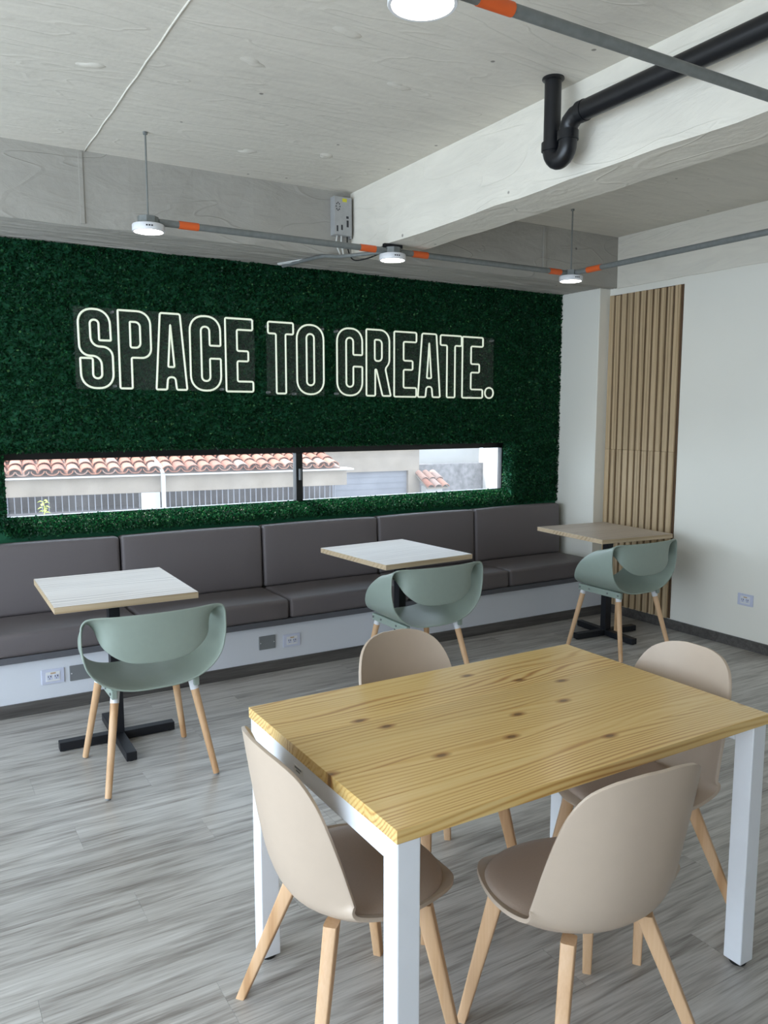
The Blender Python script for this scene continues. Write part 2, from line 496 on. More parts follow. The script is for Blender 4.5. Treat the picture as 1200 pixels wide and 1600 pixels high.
plank_mat('baseboard_vinyl', [(0.30, (58, 54, 52)), (0.5, (84, 80, 77)), (0.68, (104, 100, 97))], 0.45)

# roof tiles: terracotta with pale weathering, different for each tile
m, nt, b = new_mat('terracotta')
oi = N(nt, 'ShaderNodeObjectInfo'); tc = N(nt, 'ShaderNodeTexCoord')
rp = ramp(nt, [(0.0, lin((112, 62, 44))), (0.35, lin((128, 78, 56))), (0.65, lin((134, 92, 74))), (1.0, lin((128, 104, 94)))])
nt.links.new(oi.outputs['Random'], rp.inputs['Fac'])
nz = N(nt, 'ShaderNodeTexNoise'); nz.inputs['Scale'].default_value = 18; nz.inputs['Detail'].default_value = 4
nt.links.new(tc.outputs['Object'], nz.inputs['Vector'])
r2 = ramp(nt, [(0.3, (0.78, 0.74, 0.72)), (0.7, (1.08, 1.06, 1.04))])
nt.links.new(nz.outputs['Fac'], r2.inputs['Fac'])
mx = N(nt, 'ShaderNodeMix', data_type='RGBA', blend_type='MULTIPLY'); mx.inputs['Factor'].default_value = 1
nt.links.new(rp.outputs['Color'], mx.inputs['A']); nt.links.new(r2.outputs['Color'], mx.inputs['B'])
nt.links.new(mx.outputs['Result'], b.inputs['Base Color']); b.inputs['Roughness'].default_value = 0.85
MATS['terracotta'] = m

# artificial leaves
m, nt, b = new_mat('hedge_leaf')
at = N(nt, 'ShaderNodeAttribute'); at.attribute_name = 'tint'
rp = ramp(nt, [(0.0, lin((7, 42, 26))), (0.45, lin((15, 70, 40))), (0.8, lin((36, 102, 54))), (1.0, lin((100, 146, 92)))])
nt.links.new(at.outputs['Fac'], rp.inputs['Fac'])
nt.links.new(rp.outputs['Color'], b.inputs['Base Color'])
b.inputs['Roughness'].default_value = 0.5
b.inputs['Specular IOR Level'].default_value = 0.3
tl = N(nt, 'ShaderNodeBsdfTranslucent'); nt.links.new(rp.outputs['Color'], tl.inputs['Color'])
ml = N(nt, 'ShaderNodeMixShader'); ml.inputs['Fac'].default_value = 0.35
nt.links.new(b.outputs[0], ml.inputs[1]); nt.links.new(tl.outputs[0], ml.inputs[2])
nt.links.new(ml.outputs[0], nt.nodes['Material Output'].inputs['Surface'])
MATS['hedge_leaf'] = m

# clear acrylic sheet, faintly hazy
m, nt, b = new_mat('acrylic')
tr = N(nt, 'ShaderNodeBsdfTransparent'); tr.inputs['Color'].default_value = (0.93, 0.94, 0.93, 1)
mixs = N(nt, 'ShaderNodeMixShader'); mixs.inputs['Fac'].default_value = 0.03
b.inputs['Base Color'].default_value = (0.55, 0.55, 0.53, 1); b.inputs['Roughness'].default_value = 0.25
nt.links.new(tr.outputs[0], mixs.inputs[1]); nt.links.new(b.outputs[0], mixs.inputs[2])
nt.links.new(mixs.outputs[0], nt.nodes['Material Output'].inputs['Surface'])
MATS['acrylic'] = m

# window glass with a dusty film
m, nt, b = new_mat('window_glass')
tr = N(nt, 'ShaderNodeBsdfTransparent'); tr.inputs['Color'].default_value = (0.97, 0.98, 0.98, 1)
mixs = N(nt, 'ShaderNodeMixShader')
tc = N(nt, 'ShaderNodeTexCoord'); nz = N(nt, 'ShaderNodeTexNoise'); nz.inputs['Scale'].default_value = 6; nz.inputs['Detail'].default_value = 5
nt.links.new(tc.outputs['Object'], nz.inputs['Vector'])
mr = N(nt, 'ShaderNodeMapRange'); mr.inputs['To Min'].default_value = 0.01; mr.inputs['To Max'].default_value = 0.04
nt.links.new(nz.outputs['Fac'], mr.inputs['Value']); nt.links.new(mr.outputs[0], mixs.inputs['Fac'])
df = N(nt, 'ShaderNodeBsdfTranslucent'); df.inputs['Color'].default_value = (0.9, 0.9, 0.92, 1)
nt.links.new(tr.outputs[0], mixs.inputs[1]); nt.links.new(df.outputs[0], mixs.inputs[2])
nt.links.new(mixs.outputs[0], nt.nodes['Material Output'].inputs['Surface'])
MATS['window_glass'] = m

# ================================================================== the room
XL, XR, YN, YB = -2.2, 4.80, -2.0, 5.02      # left wall, right wall, rear wall, back wall (inner faces)
ZC, ZB = 2.92, 2.545                          # slab, beam undersides
BF = 4.47                                     # front face of the back beam
WX0, WX1, WZ0, WZ1 = 0.47, 4.20, 0.965, 1.345 # strip window opening

# floor: dark base and individual planks
floor = struct(box('floor', XL - 0.15, XR + 0.15, YN - 0.15, YB + 0.15, -0.12, -0.004, 'slab_grey'))
PW, PL = 0.182, 1.22
rowk = 0
y = -0.55
plank_meshes = {}
while y < 4.44:
    off = (rowk * 0.437) % PL
    x = XL - off
    y1 = min(y + PW, 4.445)
    while x < XR:
        a, bb = max(x, XL), min(x + PL, XR)
        if bb - a > 0.02:
            key = (round(bb - a, 3), round(y1 - y, 3))
            if key not in plank_meshes:
                bm = bmesh.new()
                add_box(bm, 0.0003, bb - a - 0.0003, 0.0003, y1 - y - 0.0003, -0.0045, 0.0, bevel=0.0004, seg=1)
                o = bm_obj('floor_plank', bm, 'floor_vinyl', floor)
                plank_meshes[key] = o.data
            else:
                o = bpy.data.objects.new('floor_plank', plank_meshes[key]); COL.objects.link(o); o.parent = floor
            o.location = (a, y, 0)
        x += PL
    y += PW; rowk += 1
boxes('floor_border', [(XL, XR, YN, -0.55, -0.0045, 0.0)], 'floor_vinyl', floor)

# walls
T = 0.16
struct(boxes('wall_back', [(XL - T, WX0 - 0.03, YB, YB + 0.105, 0, ZC), (WX1 + 0.06, XR + T, YB, YB + 0.105, 0, ZC),
                           (WX0 - 0.03, WX1 + 0.06, YB, YB + 0.105, 0, WZ0 - 0.02), (WX0 - 0.03, WX1 + 0.06, YB, YB + 0.105, WZ1 + 0.045, ZC)], 'wall_paint'))
wr = struct(box('wall_right', XR, XR + T, YN - T, YB, 0, ZB, 'wall_paint'))
struct(boxes('wall_left', [(XL - T, XL, YN - T, -1.8, 0, ZC), (XL - T, XL, 4.4, YB, 0, ZC),
                           (XL - T, XL, -1.8, 4.4, 0, 0.06), (XL - T, XL, -1.8, 4.4, 2.5, ZC)], 'wall_paint'))
struct(box('wall_rear', XL, XR, YN - T, YN, 0, ZC, 'rear_paint'))
# column at the right end of the bench
struct(box('wall_column', 4.685, XR, 4.54, YB, 0, ZB, 'wall_paint', bevel=0.006))

# ceiling slab and beams
ceil = struct(box('ceiling', XL - T, XR + T, YN - T, YB + T, ZC, ZC + 0.2, 'ceiling_paint'))
def rough_beam(name, x0, x1, y0, y1, z0, z1, mat, n=26, amp=0.006, seed=1):
    """beam with slightly uneven cast edges"""
    bm = bmesh.new(); add_box(bm, x0, x1, y0, y1, z0, z1)
    lx, ly = x1 - x0, y1 - y0
    es = [e for e in bm.edges if abs(e.verts[0].co.x - e.verts[1].co.x) > 0.5 * max(lx, 1) or abs(e.verts[0].co.y - e.verts[1].co.y) > 0.5 * max(ly, 1)]
    bmesh.ops.subdivide_edges(bm, edges=es, cuts=n, use_grid_fill=True)
    rnd = random.Random(seed)
    for v in bm.verts:
        if v.co.z < z0 + 1e-4:
            v.co += Vector((rnd.uniform(-1, 1), rnd.uniform(-1, 1), rnd.uniform(-1, 1) * 0.7)) * amp
    bm_o = bm_obj(name, bm, mat)
    return struct(bm_o)
rough_beam('trim_1', XL, XR + T, BF, YB, ZB, ZC, 'beam_paint_shaded', n=40, seed=3)
rough_beam('trim_2', 2.455, 2.725, YN, BF, ZB, ZC, 'beam_paint', n=40, seed=5)
rough_beam('trim_3', XR - 0.012, XR + T, YN, BF, ZB - 0.005, ZC, 'beam_paint', n=40, amp=0.004, seed=8)
# raised casting seams on slab and beam
v, f = [], []
pts = [(0.9 + random.uniform(-0.004, 0.004), yy, ZC - 0.001) for yy in np.linspace(BF, -1.5, 40)]
tube_data(pts, 0.0042, 6, verts=v, faces=f)
mesh_obj('casting_seam', v, f, 'ceiling_paint', ceil, smooth=True)
tb = bpy.data.objects['trim_1']
boxes('casting_rib', [(0.865, 0.885, BF - 0.006, BF + 0.01, ZB + 0.01, ZC - 0.01), (4.03, 4.055, BF - 0.007, BF + 0.01, ZB + 0.08, ZC - 0.01)], 'beam_paint_shaded', tb)
# blobs of filler where formwork ties were
blob = [(1.25, 3.05), (1.45, 2.65), (1.42, 2.25), (0.72, 3.4), (1.62, 4.05), (2.0, 3.9), (1.0, 2.55), (1.85, 2.95), (1.6, 1.9)]
for i, (bx_, by_) in enumerate(blob):
    V, F = [(bx_, by_, ZC - 0.006)], []
    sg_ = 14
    for k_, (rr, dz) in enumerate(((0.35, 0.0065), (0.75, 0.004), (1.0, 0.0))):
        for q in range(sg_):
            th = 2 * math.pi * q / sg_
            r_ = 0.038 * rr * (1 + 0.35 * math.sin(2 * th + i) + random.uniform(-0.12, 0.12))
            V.append((bx_ + 1.3 * r_ * math.cos(th), by_ + 0.8 * r_ * math.sin(th), ZC - dz + random.uniform(-0.001, 0.001) * (k_ < 2)))
    for q in range(sg_):
        l = (q + 1) % sg_
        F.append((0, 1 + q, 1 + l))
        for k_ in range(2):
            F.append((1 + k_ * sg_ + q, 1 + (k_ + 1) * sg_ + q, 1 + (k_ + 1) * sg_ + l, 1 + k_ * sg_ + l))
    mesh_obj('filler_patch', V, F, 'ceiling_paint', ceil, smooth=True)

# baseboards
struct(box('baseboard_right', XR - 0.012, XR, YN, 4.43, 0, 0.07, 'baseboard_vinyl'))
struct(box('baseboard_back', XL, 4.774, 4.428, 4.44, 0, 0.07, 'baseboard_vinyl'))

# strip window: frame, mullion, two panes, handle
win = struct(bpy.data.objects.new('window_1', None)); COL.objects.link(win)
win.location = (0, 5.10, 0)
FY0, FY1 = -0.02, 0.03
boxes('window_frame', [(WX0 - 0.03, WX1 + 0.05, FY0, FY1, WZ1 - 0.035, WZ1 + 0.044), (WX0 - 0.03, WX1 + 0.05, FY0, FY1, WZ0 - 0.02, WZ0 + 0.012),
                       (WX0 - 0.03, WX0 + 0.03, FY0, FY1, WZ0 + 0.012, WZ1 - 0.035), (4.185, WX1 + 0.05, FY0, FY1, WZ0 + 0.012, WZ1 - 0.035)], 'frame_black', win, 0.002)
box('mullion', 2.345, 2.395, FY0 - 0.008, FY1 - 0.002, WZ0 + 0.012, WZ1 - 0.035, 'frame_black', win, 0.002)
for a, b_ in ((WX0 + 0.03, 2.345), (2.395, 4.185)):
    box('pane', a, b_, 0.0, 0.005, WZ0 + 0.012, WZ1 - 0.035, 'window_glass', win)
box('window_handle', 2.362, 2.378, FY0 - 0.026, FY0 - 0.008, 1.12, 1.2, 'grey_plate', win, 0.003)
# reveal lining (mat) behind the hedge
# big glazed openings out of view that let the daylight in
for nm, lst in (('window_2', [(XL - 0.10, XL - 0.05, -1.8, 4.4, 0.06, 0.10), (XL - 0.10, XL - 0.05, -1.8, 4.4, 2.46, 2.5)] +
                 [(XL - 0.10, XL - 0.05, yy - 0.025, yy + 0.025, 0.10, 2.46) for yy in (-1.77, -0.22, 1.3, 2.82, 4.37)]),):
    struct(boxes(nm, lst, 'frame_black'))

# ================================================================== slat panel on the right wall
sp = thing('slat_panel', 'vertical oak slat panel on the right wall beside the column', 'wall panel', (XR, 4.15, 0.07))
box('backing', -0.006, -0.0005, -0.30, 0.375, 0.005, 2.42, 'slat_groove', sp)
pitch = 0.0613
slat_me = {}
for i in range(11):
    yc = 0.352 - i * pitch
    for part, (z0, z1) in enumerate(((0.005, 1.235), (1.2365, 2.415 + 0.004 * random.uniform(-1, 1)))):
        bm = bmesh.new(); add_box(bm, -0.024, -0.006, yc - 0.0215, yc + 0.0215, z0, z1, bevel=0.0015, seg=1)
        bm_obj('slat', bm, 'slat_oak', sp)

# ================================================================== built-in bench
bench = thing('built_in_bench', 'long white built-in bench base with a grey slab under the cushions', 'bench', (0, 4.44, 0))
boxes('bench_base', [(XL + 0.002, 4.774, 0.0, 0.099, 0.0, 0.292), (XL + 0.002, 4.684, 0.0995, YB - 4.44 - 0.002, 0.0, 0.292)], 'bench_paint', bench)
box('slab', XL + 0.002, 4.683, -0.028, 0.098, 0.292, 0.327, 'slab_grey', bench, 0.003)
box('slab_infill', XL + 0.002, 4.683, 0.098, YB - 4.44 - 0.002, 0.292, 0.327, 'slab_grey', bench)

edges = [-0.72, 0.185, 1.08, 1.985, 2.866, 3.728, 4.61]
which = ['', 'leftmost in view, cut by the photo edge', 'second from the left, behind the nearest small table', 'third from the left, the middle one',
         'second from the right, behind the middle small table', 'at the right end beside the column']
for i in range(1, 6):
    a, b_ = edges[i], edges[i + 1]
    w = (b_ - a) / 2 - 0.004
    s = rounded_box('seat_cushion', w, 0.215, 0.061, 0.022, 'vinyl_taupe', None, bulge=(0, 0.006, 0.014))
    s.location = ((a + b_) / 2, 4.405 + 0.215, 0.327 + 0.0615)
    tag(s, 'taupe vinyl seat cushion, ' + which[i], 'cushion', 'seat cushions along the bench')
    c = rounded_box('back_cushion', w, 0.055, 0.203, 0.022, 'vinyl_taupe', None, bulge=(0, 0.008, 0.006))
    c.location = ((a + b_) / 2, 4.876, 0.648)
    c.rotation_euler = (R(-2.5), 0, 0)
    tag(c, 'taupe vinyl back cushion, ' + which[i], 'cushion', 'back cushions along the bench')

# ================================================================== hedge wall
hedge = thing('hedge_wall', 'dark green artificial hedge covering the wall around the strip window', 'hedge', (0, 4.97, 0))
HX0, HX1, HZ0, HZ1 = -0.2, 4.68, 0.45, 2.545
def hb(x0, x1, y0, y1, z0, z1):
    return (x0, x1, y0, y1, z0, z1)
boxes('mat', [hb(HX0, WX0, 0, 0.045, HZ0, HZ1), hb(WX1, HX1, 0, 0.045, HZ0, HZ1),
              hb(WX0, WX1, 0, 0.045, HZ0, WZ0 - 0.09), hb(WX0, WX1, 0, 0.045, WZ1 + 0.028, HZ1),
              hb(WX1 + 0.002, WX1 + 0.02, 0.045, 0.11, WZ0, WZ1)], 'mat_green', hedge)
sec = [(0.11, 0.952), (0.07, 0.946), (0.02, 0.922), (-0.02, 0.896), (-0.04, 0.876), (-0.02, 0.872), (0.11, 0.872)]
mesh_obj('sill_mat', [(x_, a_, b_) for x_ in (WX0, WX1) for a_, b_ in sec],
         [tuple(range(6, -1, -1)), tuple(range(7, 14))] + [(k, (k + 1) % 7, 7 + (k + 1) % 7, 7 + k) for k in range(7)], 'mat_green', hedge)
rng = np.random.default_rng(11)
def leaves(n, sampler, nrm):
    P = sampler(n)
    nrm = np.array(nrm, float)
    d = rng.normal(size=(n, 3)) * 0.75 + nrm * 0.75
    d /= np.linalg.norm(d, axis=1)[:, None]
    side = np.cross(d, rng.normal(size=(n, 3))); side /= np.linalg.norm(side, axis=1)[:, None]
    up = np.cross(side, d)
    L = rng.uniform(0.012, 0.022, n)[:, None]; Wd = L * rng.uniform(0.28, 0.42, n)[:, None]
    base = P; tip = P + d * L
    mid = P + d * L * 0.5
    lft = mid + side * Wd + up * L * 0.12; rgt = mid - side * Wd + up * L * 0.12
    V = np.stack([base, lft, tip, rgt], 1)
    depth = np.clip(((P @ nrm) - (P @ nrm).min()) / 0.03, 0, 1)
    return V
def rect(x0, x1, z0, z1, d=0.02):
    return lambda n: np.stack([rng.uniform(x0, x1, n), -rng.uniform(0.0, d, n), rng.uniform(z0, z1, n)], 1)
DENS = 20000
parts = []
for (x0, x1, z0, z1) in [(0.02, WX0, 0.905, HZ1), (WX1, HX1 + 0.004, 0.86, HZ1), (WX0, WX1, 0.90, 0.91), (WX0, WX1, WZ1 + 0.022, HZ1)]:
    parts.append(leaves(int(DENS * (x1 - x0) * (z1 - z0)), rect(x0, x1, z0, z1), (0, -1, 0)))
# sill, right reveal, left reveal, head
def sill(n):
    t = rng.uniform(0, 1.0, n)
    return np.stack([rng.uniform(WX0, WX1, n), 0.105 - 0.17 * t, 0.958 - 0.088 * t ** 1.7 + rng.uniform(0, 0.010, n)], 1)
parts.append(leaves(int(DENS * 3.73 * 0.22), sill, (0, -0.45, 0.9)))
parts.append(leaves(int(DENS * 0.38 * 0.12), lambda n: np.stack([WX1 + 0.004 - rng.uniform(0, 0.012, n), rng.uniform(-0.015, 0.10, n), rng.uniform(WZ0, WZ1, n)], 1), (-1, 0, 0)))
parts.append(leaves(int(DENS * 0.38 * 0.05), lambda n: np.stack([WX0 + rng.uniform(0, 0.008, n), rng.uniform(-0.015, 0.04, n), rng.uniform(WZ0, WZ1, n)], 1), (1, 0, 0)))
parts.append(leaves(int(DENS * 3.73 * 0.06), lambda n: np.stack([rng.uniform(WX0, WX1, n), rng.uniform(-0.02, 0.03, n), WZ1 + 0.028 - rng.uniform(0, 0.008, n)], 1), (0, -0.5, -0.8)))
parts.append(leaves(int(DENS * 1.65 * 0.05), lambda n: np.stack([HX1 + rng.uniform(-0.004, 0.004, n), rng.uniform(-0.02, 0.03, n), rng.uniform(0.88, HZ1, n)], 1), (0.7, -0.7, 0)))
V = np.concatenate(parts, 0); nl = len(V)
me = bpy.data.meshes.new('leaves')
me.vertices.add(nl * 4); me.vertices.foreach_set('co', V.reshape(-1))
tri = np.array([[0, 1, 2], [0, 2, 3]])
F = (np.arange(nl)[:, None, None] * 4 + tri[None]).reshape(-1)
me.loops.add(nl * 6); me.loops.foreach_set('vertex_index', F.astype(np.int32))
me.polygons.add(nl * 2); me.polygons.foreach_set('loop_start', np.arange(0, nl * 6, 3, dtype=np.int32))
me.update(calc_edges=True)
at = me.attributes.new('tint', 'FLOAT', 'FACE')
tint = np.repeat(np.clip(rng.beta(1.6, 2.6, nl) + (rng.random(nl) < 0.025) * 0.45, 0, 1), 2)
at.data.foreach_set('value', tint.astype(np.float32))
me.materials.append(MATS['hedge_leaf'])
lo = bpy.data.objects.new('leaves', me); COL.objects.link(lo); lo.parent = hedge
lo['kind'] = 'stuff'

# ================================================================== neon sign
def round_poly(pts, x0, z0, w, h):
    P = [(Vector((x0 + u * w, z0 + v_ * h)), r_ * w) for u, v_, r_ in pts]
    n = len(P); out = []
    for i in range(n):
        p, r_ = P[i]; a = P[i - 1][0]; c = P[(i + 1) % n][0]
        da, dc = a - p, c - p
        r_ = min(r_, da.length * 0.499, dc.length * 0.499)
        if r_ < 1e-4:
            out.append(p); continue
        s, e = p + da.normalized() * r_, p + dc.normalized() * r_
        k = 8 if r_ > 0.02 else 4
        for j in range(k + 1):
            t = j / k
            # conic through s, e leaning on p (close to a circular arc)
            wgt = 0.8
            den = (1 - t) ** 2 + 2 * wgt * t * (1 - t) + t * t
            out.append((s * (1 - t) ** 2 + p * 2 * wgt * t * (1 - t) + e * t * t) / den)
    res = []
    for q in out:
        if not res or (q - res[-1]).length > 0.0012:
            res.append(q)
    if (res[0] - res[-1]).length < 0.0012: res.pop()
    return res
G = {
 'S': [[(.96,.61,.03),(.94,1,.44),(.0,1,.44),(.02,.41,.5),(.66,.41,.28),(.66,.125,.135),(.39,.125,.135),(.40,.38,.06),(.03,.38,.03),(.04,0,.44),(1,0,.44),(1,.53,.5),(.36,.53,.28),(.35,.865,.13),(.61,.865,.13),(.61,.61,.03)]],
 'P': [[(0,0,.05),(0,1,.03),(1,1,.42),(1,.40,.36),(.38,.40,.05),(.38,0,.05)], [(.36,.86,.03),(.67,.86,.2),(.67,.53,.2),(.36,.53,.06)]],
 'A': [[(0,0,.05),(.18,1,.06),(.82,1,.06),(1,0,.05),(.66,0,.05),(.62,.165,.1),(.38,.165,.1),(.34,0,.05)], [(.40,.30,.04),(.5,.86,.03),(.60,.30,.04)]],
 'C': [[(0,0,.47),(0,1,.47),(1,1,.47),(1,.61,.04),(.64,.61,.04),(.64,.86,.14),(.36,.86,.14),(.36,.13,.14),(.64,.13,.14),(.64,.435,.04),(1,.435,.04),(1,0,.47)]],
 'E': [[(0,0,.05),(0,1,.05),(1,1,.06),(1,.85,.06),(.42,.85,.06),(.42,.56,.06),(.83,.56,.06),(.83,.42,.06),(.42,.42,.06),(.42,.14,.06),(1,.14,.06),(1,0,.06)]],
 'T': [[(.31,0,.05),(.31,.84,.06),(0,.84,.06),(0,1,.06),(1,1,.06),(1,.84,.06),(.69,.84,.06),(.69,0,.05)]],
 'O': [[(0,0,.48),(0,1,.48),(1,1,.48),(1,0,.48)], [(.36,.13,.14),(.36,.87,.14),(.64,.87,.14),(.64,.13,.14)]],
 'R': [[(0,0,.05),(0,1,.04),(1,1,.42),(1,.50,.25),(.82,.42,.08),(1.06,0,.04),(.70,0,.05),(.43,.40,.03),(.38,.40,.02),(.38,0,.05)], [(.36,.85,.05),(.67,.85,.2),(.67,.53,.2),(.36,.53,.1)]],
 '.': [[(0,0,.5),(0,1,.5),(1,1,.5),(1,0,.5)]],
}
LET = [('SPACE', (0.885, 1.985, 1.722, 2.19), [('S', .906, 1.095, 1.728, 2.18), ('P', 1.132, 1.32, 1.729, 2.183), ('A', 1.345, 1.535, 1.726, 2.182), ('C', 1.56, 1.755, 1.724, 2.180), ('E', 1.788, 1.97, 1.721, 2.178)]),
       ('TO', (2.068, 2.487, 1.70, 2.165), [('T', 2.077, 2.256, 1.713, 2.172), ('O', 2.281, 2.479, 1.711, 2.168)]),
       ('CREATE.', (2.572, 3.945, 1.698, 2.158), [('C', 2.581, 2.779, 1.707, 2.162), ('R', 2.812, 3.0, 1.707, 2.164), ('E', 3.04, 3.229, 1.703, 2.161), ('A', 3.243, 3.439, 1.703, 2.159), ('T', 3.441, 3.633, 1.703, 2.156), ('E', 3.642, 3.835, 1.702, 2.154), ('.', 3.86, 3.94, 1.702, 1.78)])]
SGY = 4.905
for word, (x0, x1, z0, z1), ls in LET:
    nm = {'SPACE': 'white outline neon sign reading SPACE on a clear acrylic sheet', 'TO': 'white outline neon sign reading TO on a clear acrylic sheet',
          'CREATE.': 'white outline neon sign reading CREATE with a full stop on clear acrylic'}[word]
    sg = thing('neon_sign', nm, 'neon sign', (0, SGY, 0), group='neon words on the hedge wall')
    box('acrylic_sheet', x0, x1, 0.0, 0.005, z0, z1, 'acrylic', sg)
    for ch, a, b_, za, zb in ls:
        v, f = [], []
        for loop in G[ch]:
            P = round_poly(loop, a, za, b_ - a, zb - za)
            tube_data([(p.x, -0.007, p.y) for p in P], 0.0062, 8, closed=True, verts=v, faces=f)
        o = mesh_obj('neon_letter', v, f, 'neon_tube', sg, smooth=True)
    for sx, sz in ((x0 + 0.22 * (1 if word == 'SPACE' else 0.06), z1 - 0.02), (x0 + 0.22 * (1 if word == 'SPACE' else 0.06), z0 + 0.02), (x1 - 0.012, z1 - 0.02), (x1 - 0.22, z0 + 0.012)):
        bm = bmesh.new()
        bmesh.ops.create_cone(bm, cap_ends=True, segments=14, radius1=0.007, radius2=0.009, depth=0.045,
                              matrix=Matrix.Translation((sx, 0.012, sz)) @ Matrix.Rotation(R(-90), 4, 'X'))
        bm_obj('standoff', bm, 'galvanised', sg)

# ================================================================== power outlets and plates
def outlet(loc, rz, label, kind='outlet', group=None):
    t = thing('power_outlet' if kind == 'outlet' else 'blank_plate', label, 'outlet' if kind == 'outlet' else 'cover plate', loc, rz, group)
    if kind == 'outlet':
        box('cover_plate', -0.058, 0.058, -0.007, 0.0, -0.04, 0.04, 'outlet_plastic', t, 0.003)
        box('insert', -0.036, 0.036, -0.009, -0.007, -0.026, 0.026, 'white_plastic', t, 0.001)
        for sx in (-0.017, 0.017):
            s = box('socket', sx - 0.013, sx + 0.013, -0.0102, -0.009, -0.016, 0.010, 'outlet_plastic', t, 0.0005)
            boxes('slot', [(sx - 0.008, sx - 0.005, -0.0108, -0.0102, -0.003, 0.006), (sx + 0.004, sx + 0.008, -0.0108, -0.0102, -0.003, 0.006), (sx - 0.002, sx + 0.002, -0.0108, -0.0102, -0.012, -0.008)], 'dark_slot', s)
        box('sticker', -0.012, 0.014, -0.0096, -0.009, 0.014, 0.022, 'warm_slot', t)
    else:
        box('plate', -0.054, 0.054, -0.007, 0.0, -0.042, 0.042, 'grey_plate', t, 0.003)
        for sx in (-0.044, 0.044):
            box('screw', sx - 0.003, sx + 0.003, -0.0085, -0.007, -0.003, 0.003, 'white_plastic', t, 0.001)
    return t
outlet((0.614, 4.4395, 0.189), 0, 'white double outlet on the bench base at the left photo edge', group='outlets')
outlet((0.752, 4.4395, 0.188), 0, 'grey blank plate half hidden behind the nearest green chair', 'plate', 'grey plates')
outlet((1.841, 4.4395, 0.190), 0, 'grey blank plate on the bench base left of the middle green chair', 'plate', 'grey plates')
outlet((2.005, 4.4395, 0.181), 0, 'white double outlet on the bench base beside a grey plate, mid bench', group='outlets')
outlet((XR, 3.242, 0.337), R(-90), 'white double outlet low on the bare right wall', group='outlets')

# ================================================================== lamps, conduits
LZ = 2.455
def lamp(x, y, label, rod=True):
    t = thing('ceiling_lamp', label, 'lamp', (x, y, LZ), group='round surface lamps')
    lathe('housing', [(0.0685, 0.004), (0.0685, 0.0), (0.0755, 0.0), (0.077, 0.002), (0.077, 0.03), (0.074, 0.034), (0.02, 0.034)], 'white_plastic', t, 40)
    lathe('diffuser', [(0.001, 0.0012), (0.066, 0.0012), (0.0682, 0.0022), (0.0682, 0.0036)], 'lamp_diffuser', t, 40)
    bm = bmesh.new()
    bmesh.ops.create_cone(bm, cap_ends=True, segments=8, radius1=0.052, radius2=0.050, depth=0.036, matrix=Matrix.Translation((0, 0, 0.053)) @ Matrix.Rotation(R(22.5), 4, 'Z'))
    bm_obj('junction_box', bm, 'galvanised', t)
    if rod:
        tube('rod', [(0, 0, 0.07), (0, 0, ZC - LZ - 0.004)], 0.0045, 'galvanised', t, 8)
        lathe('rod_nut', [(0.011, ZC - LZ - 0.012), (0.011, ZC - LZ)], 'galvanised', t, 6)
    else:
        boxes('clip', [(-0.06, 0.06, -0.012, 0.012, 0.071, ZB - LZ)], 'black_metal', t)
    for k in range(3):
        th = R(250 + k * 9)
        q = box('print_mark', -0.004, 0.004, -0.0008, 0.0, 0.014, 0.021, 'ink_dark', t)
        q.location = (0.0773 * math.cos(th), 0.0773 * math.sin(th), 0); q.rotation_euler = (0, 0, th + R(90))
    return t
lamp(1.093, 4.03, 'lit round white lamp hanging on a rod at the left, before the hedge')
lamp(2.489, 4.03, 'lit round white lamp under the near end of the concrete beam', rod=False)
lamp(3.885, 4.03, 'lit round white lamp hanging on a rod above the right corner')
lamp(1.029, 1.543, 'lit round white lamp at the top photo edge, nearest the camera')
CZ = LZ + 0.052
def conduit(name, pts, rad, label, tapes=(), cat='conduit'):
    t = thing(name, label, cat, tuple(pts[0]), group='ceiling conduits')
    o0 = Vector(pts[0])
    L = [Vector(p) - o0 for p in pts]
    tube('pipe', L, rad, 'galvanised', t, 12)
    for (a, b_) in tapes:
        d = (L[1] - L[0]).normalized()
        tube('tape_band', [L[0] + d * a, L[0] + d * b_], rad + 0.0016, 'tape_orange', t, 14)
    return t
conduit('conduit_pipe', [(1.143, 4.03, CZ), (2.44, 4.03, CZ)], 0.0175, 'grey conduit between the left rod lamp and the beam lamp', ((0.10, 0.20), (1.13, 1.23)))
conduit('conduit_pipe', [(2.54, 4.03, CZ), (3.835, 4.03, CZ)], 0.0175, 'grey conduit between the beam lamp and the right corner lamp', ((0.085, 0.19), (1.15, 1.25)))
conduit('conduit_pipe', [(3.885, 3.98, CZ), (3.885, -1.9, CZ)], 0.0175, 'grey conduit from the corner lamp running along the right wall', ((0.10, 0.22),))
conduit('conduit_pipe', [(1.079, 1.543, CZ), (4.4, 1.543, CZ)], 0.0148, 'grey conduit crossing the top right of the photo', ((0.10, 0.20),))
conduit('flexible_conduit', [(2.44, 4.06, CZ - 0.004), (2.38, 4.16, CZ - 0.004), (2.31, 4.34, CZ + 0.004), (2.27, 4.46, ZB - 0.014), (2.23, 4.62, ZB - 0.014), (2.19, 4.9, ZB - 0.014)], 0.011, 'grey conduit from the beam lamp to the top of the hedge')

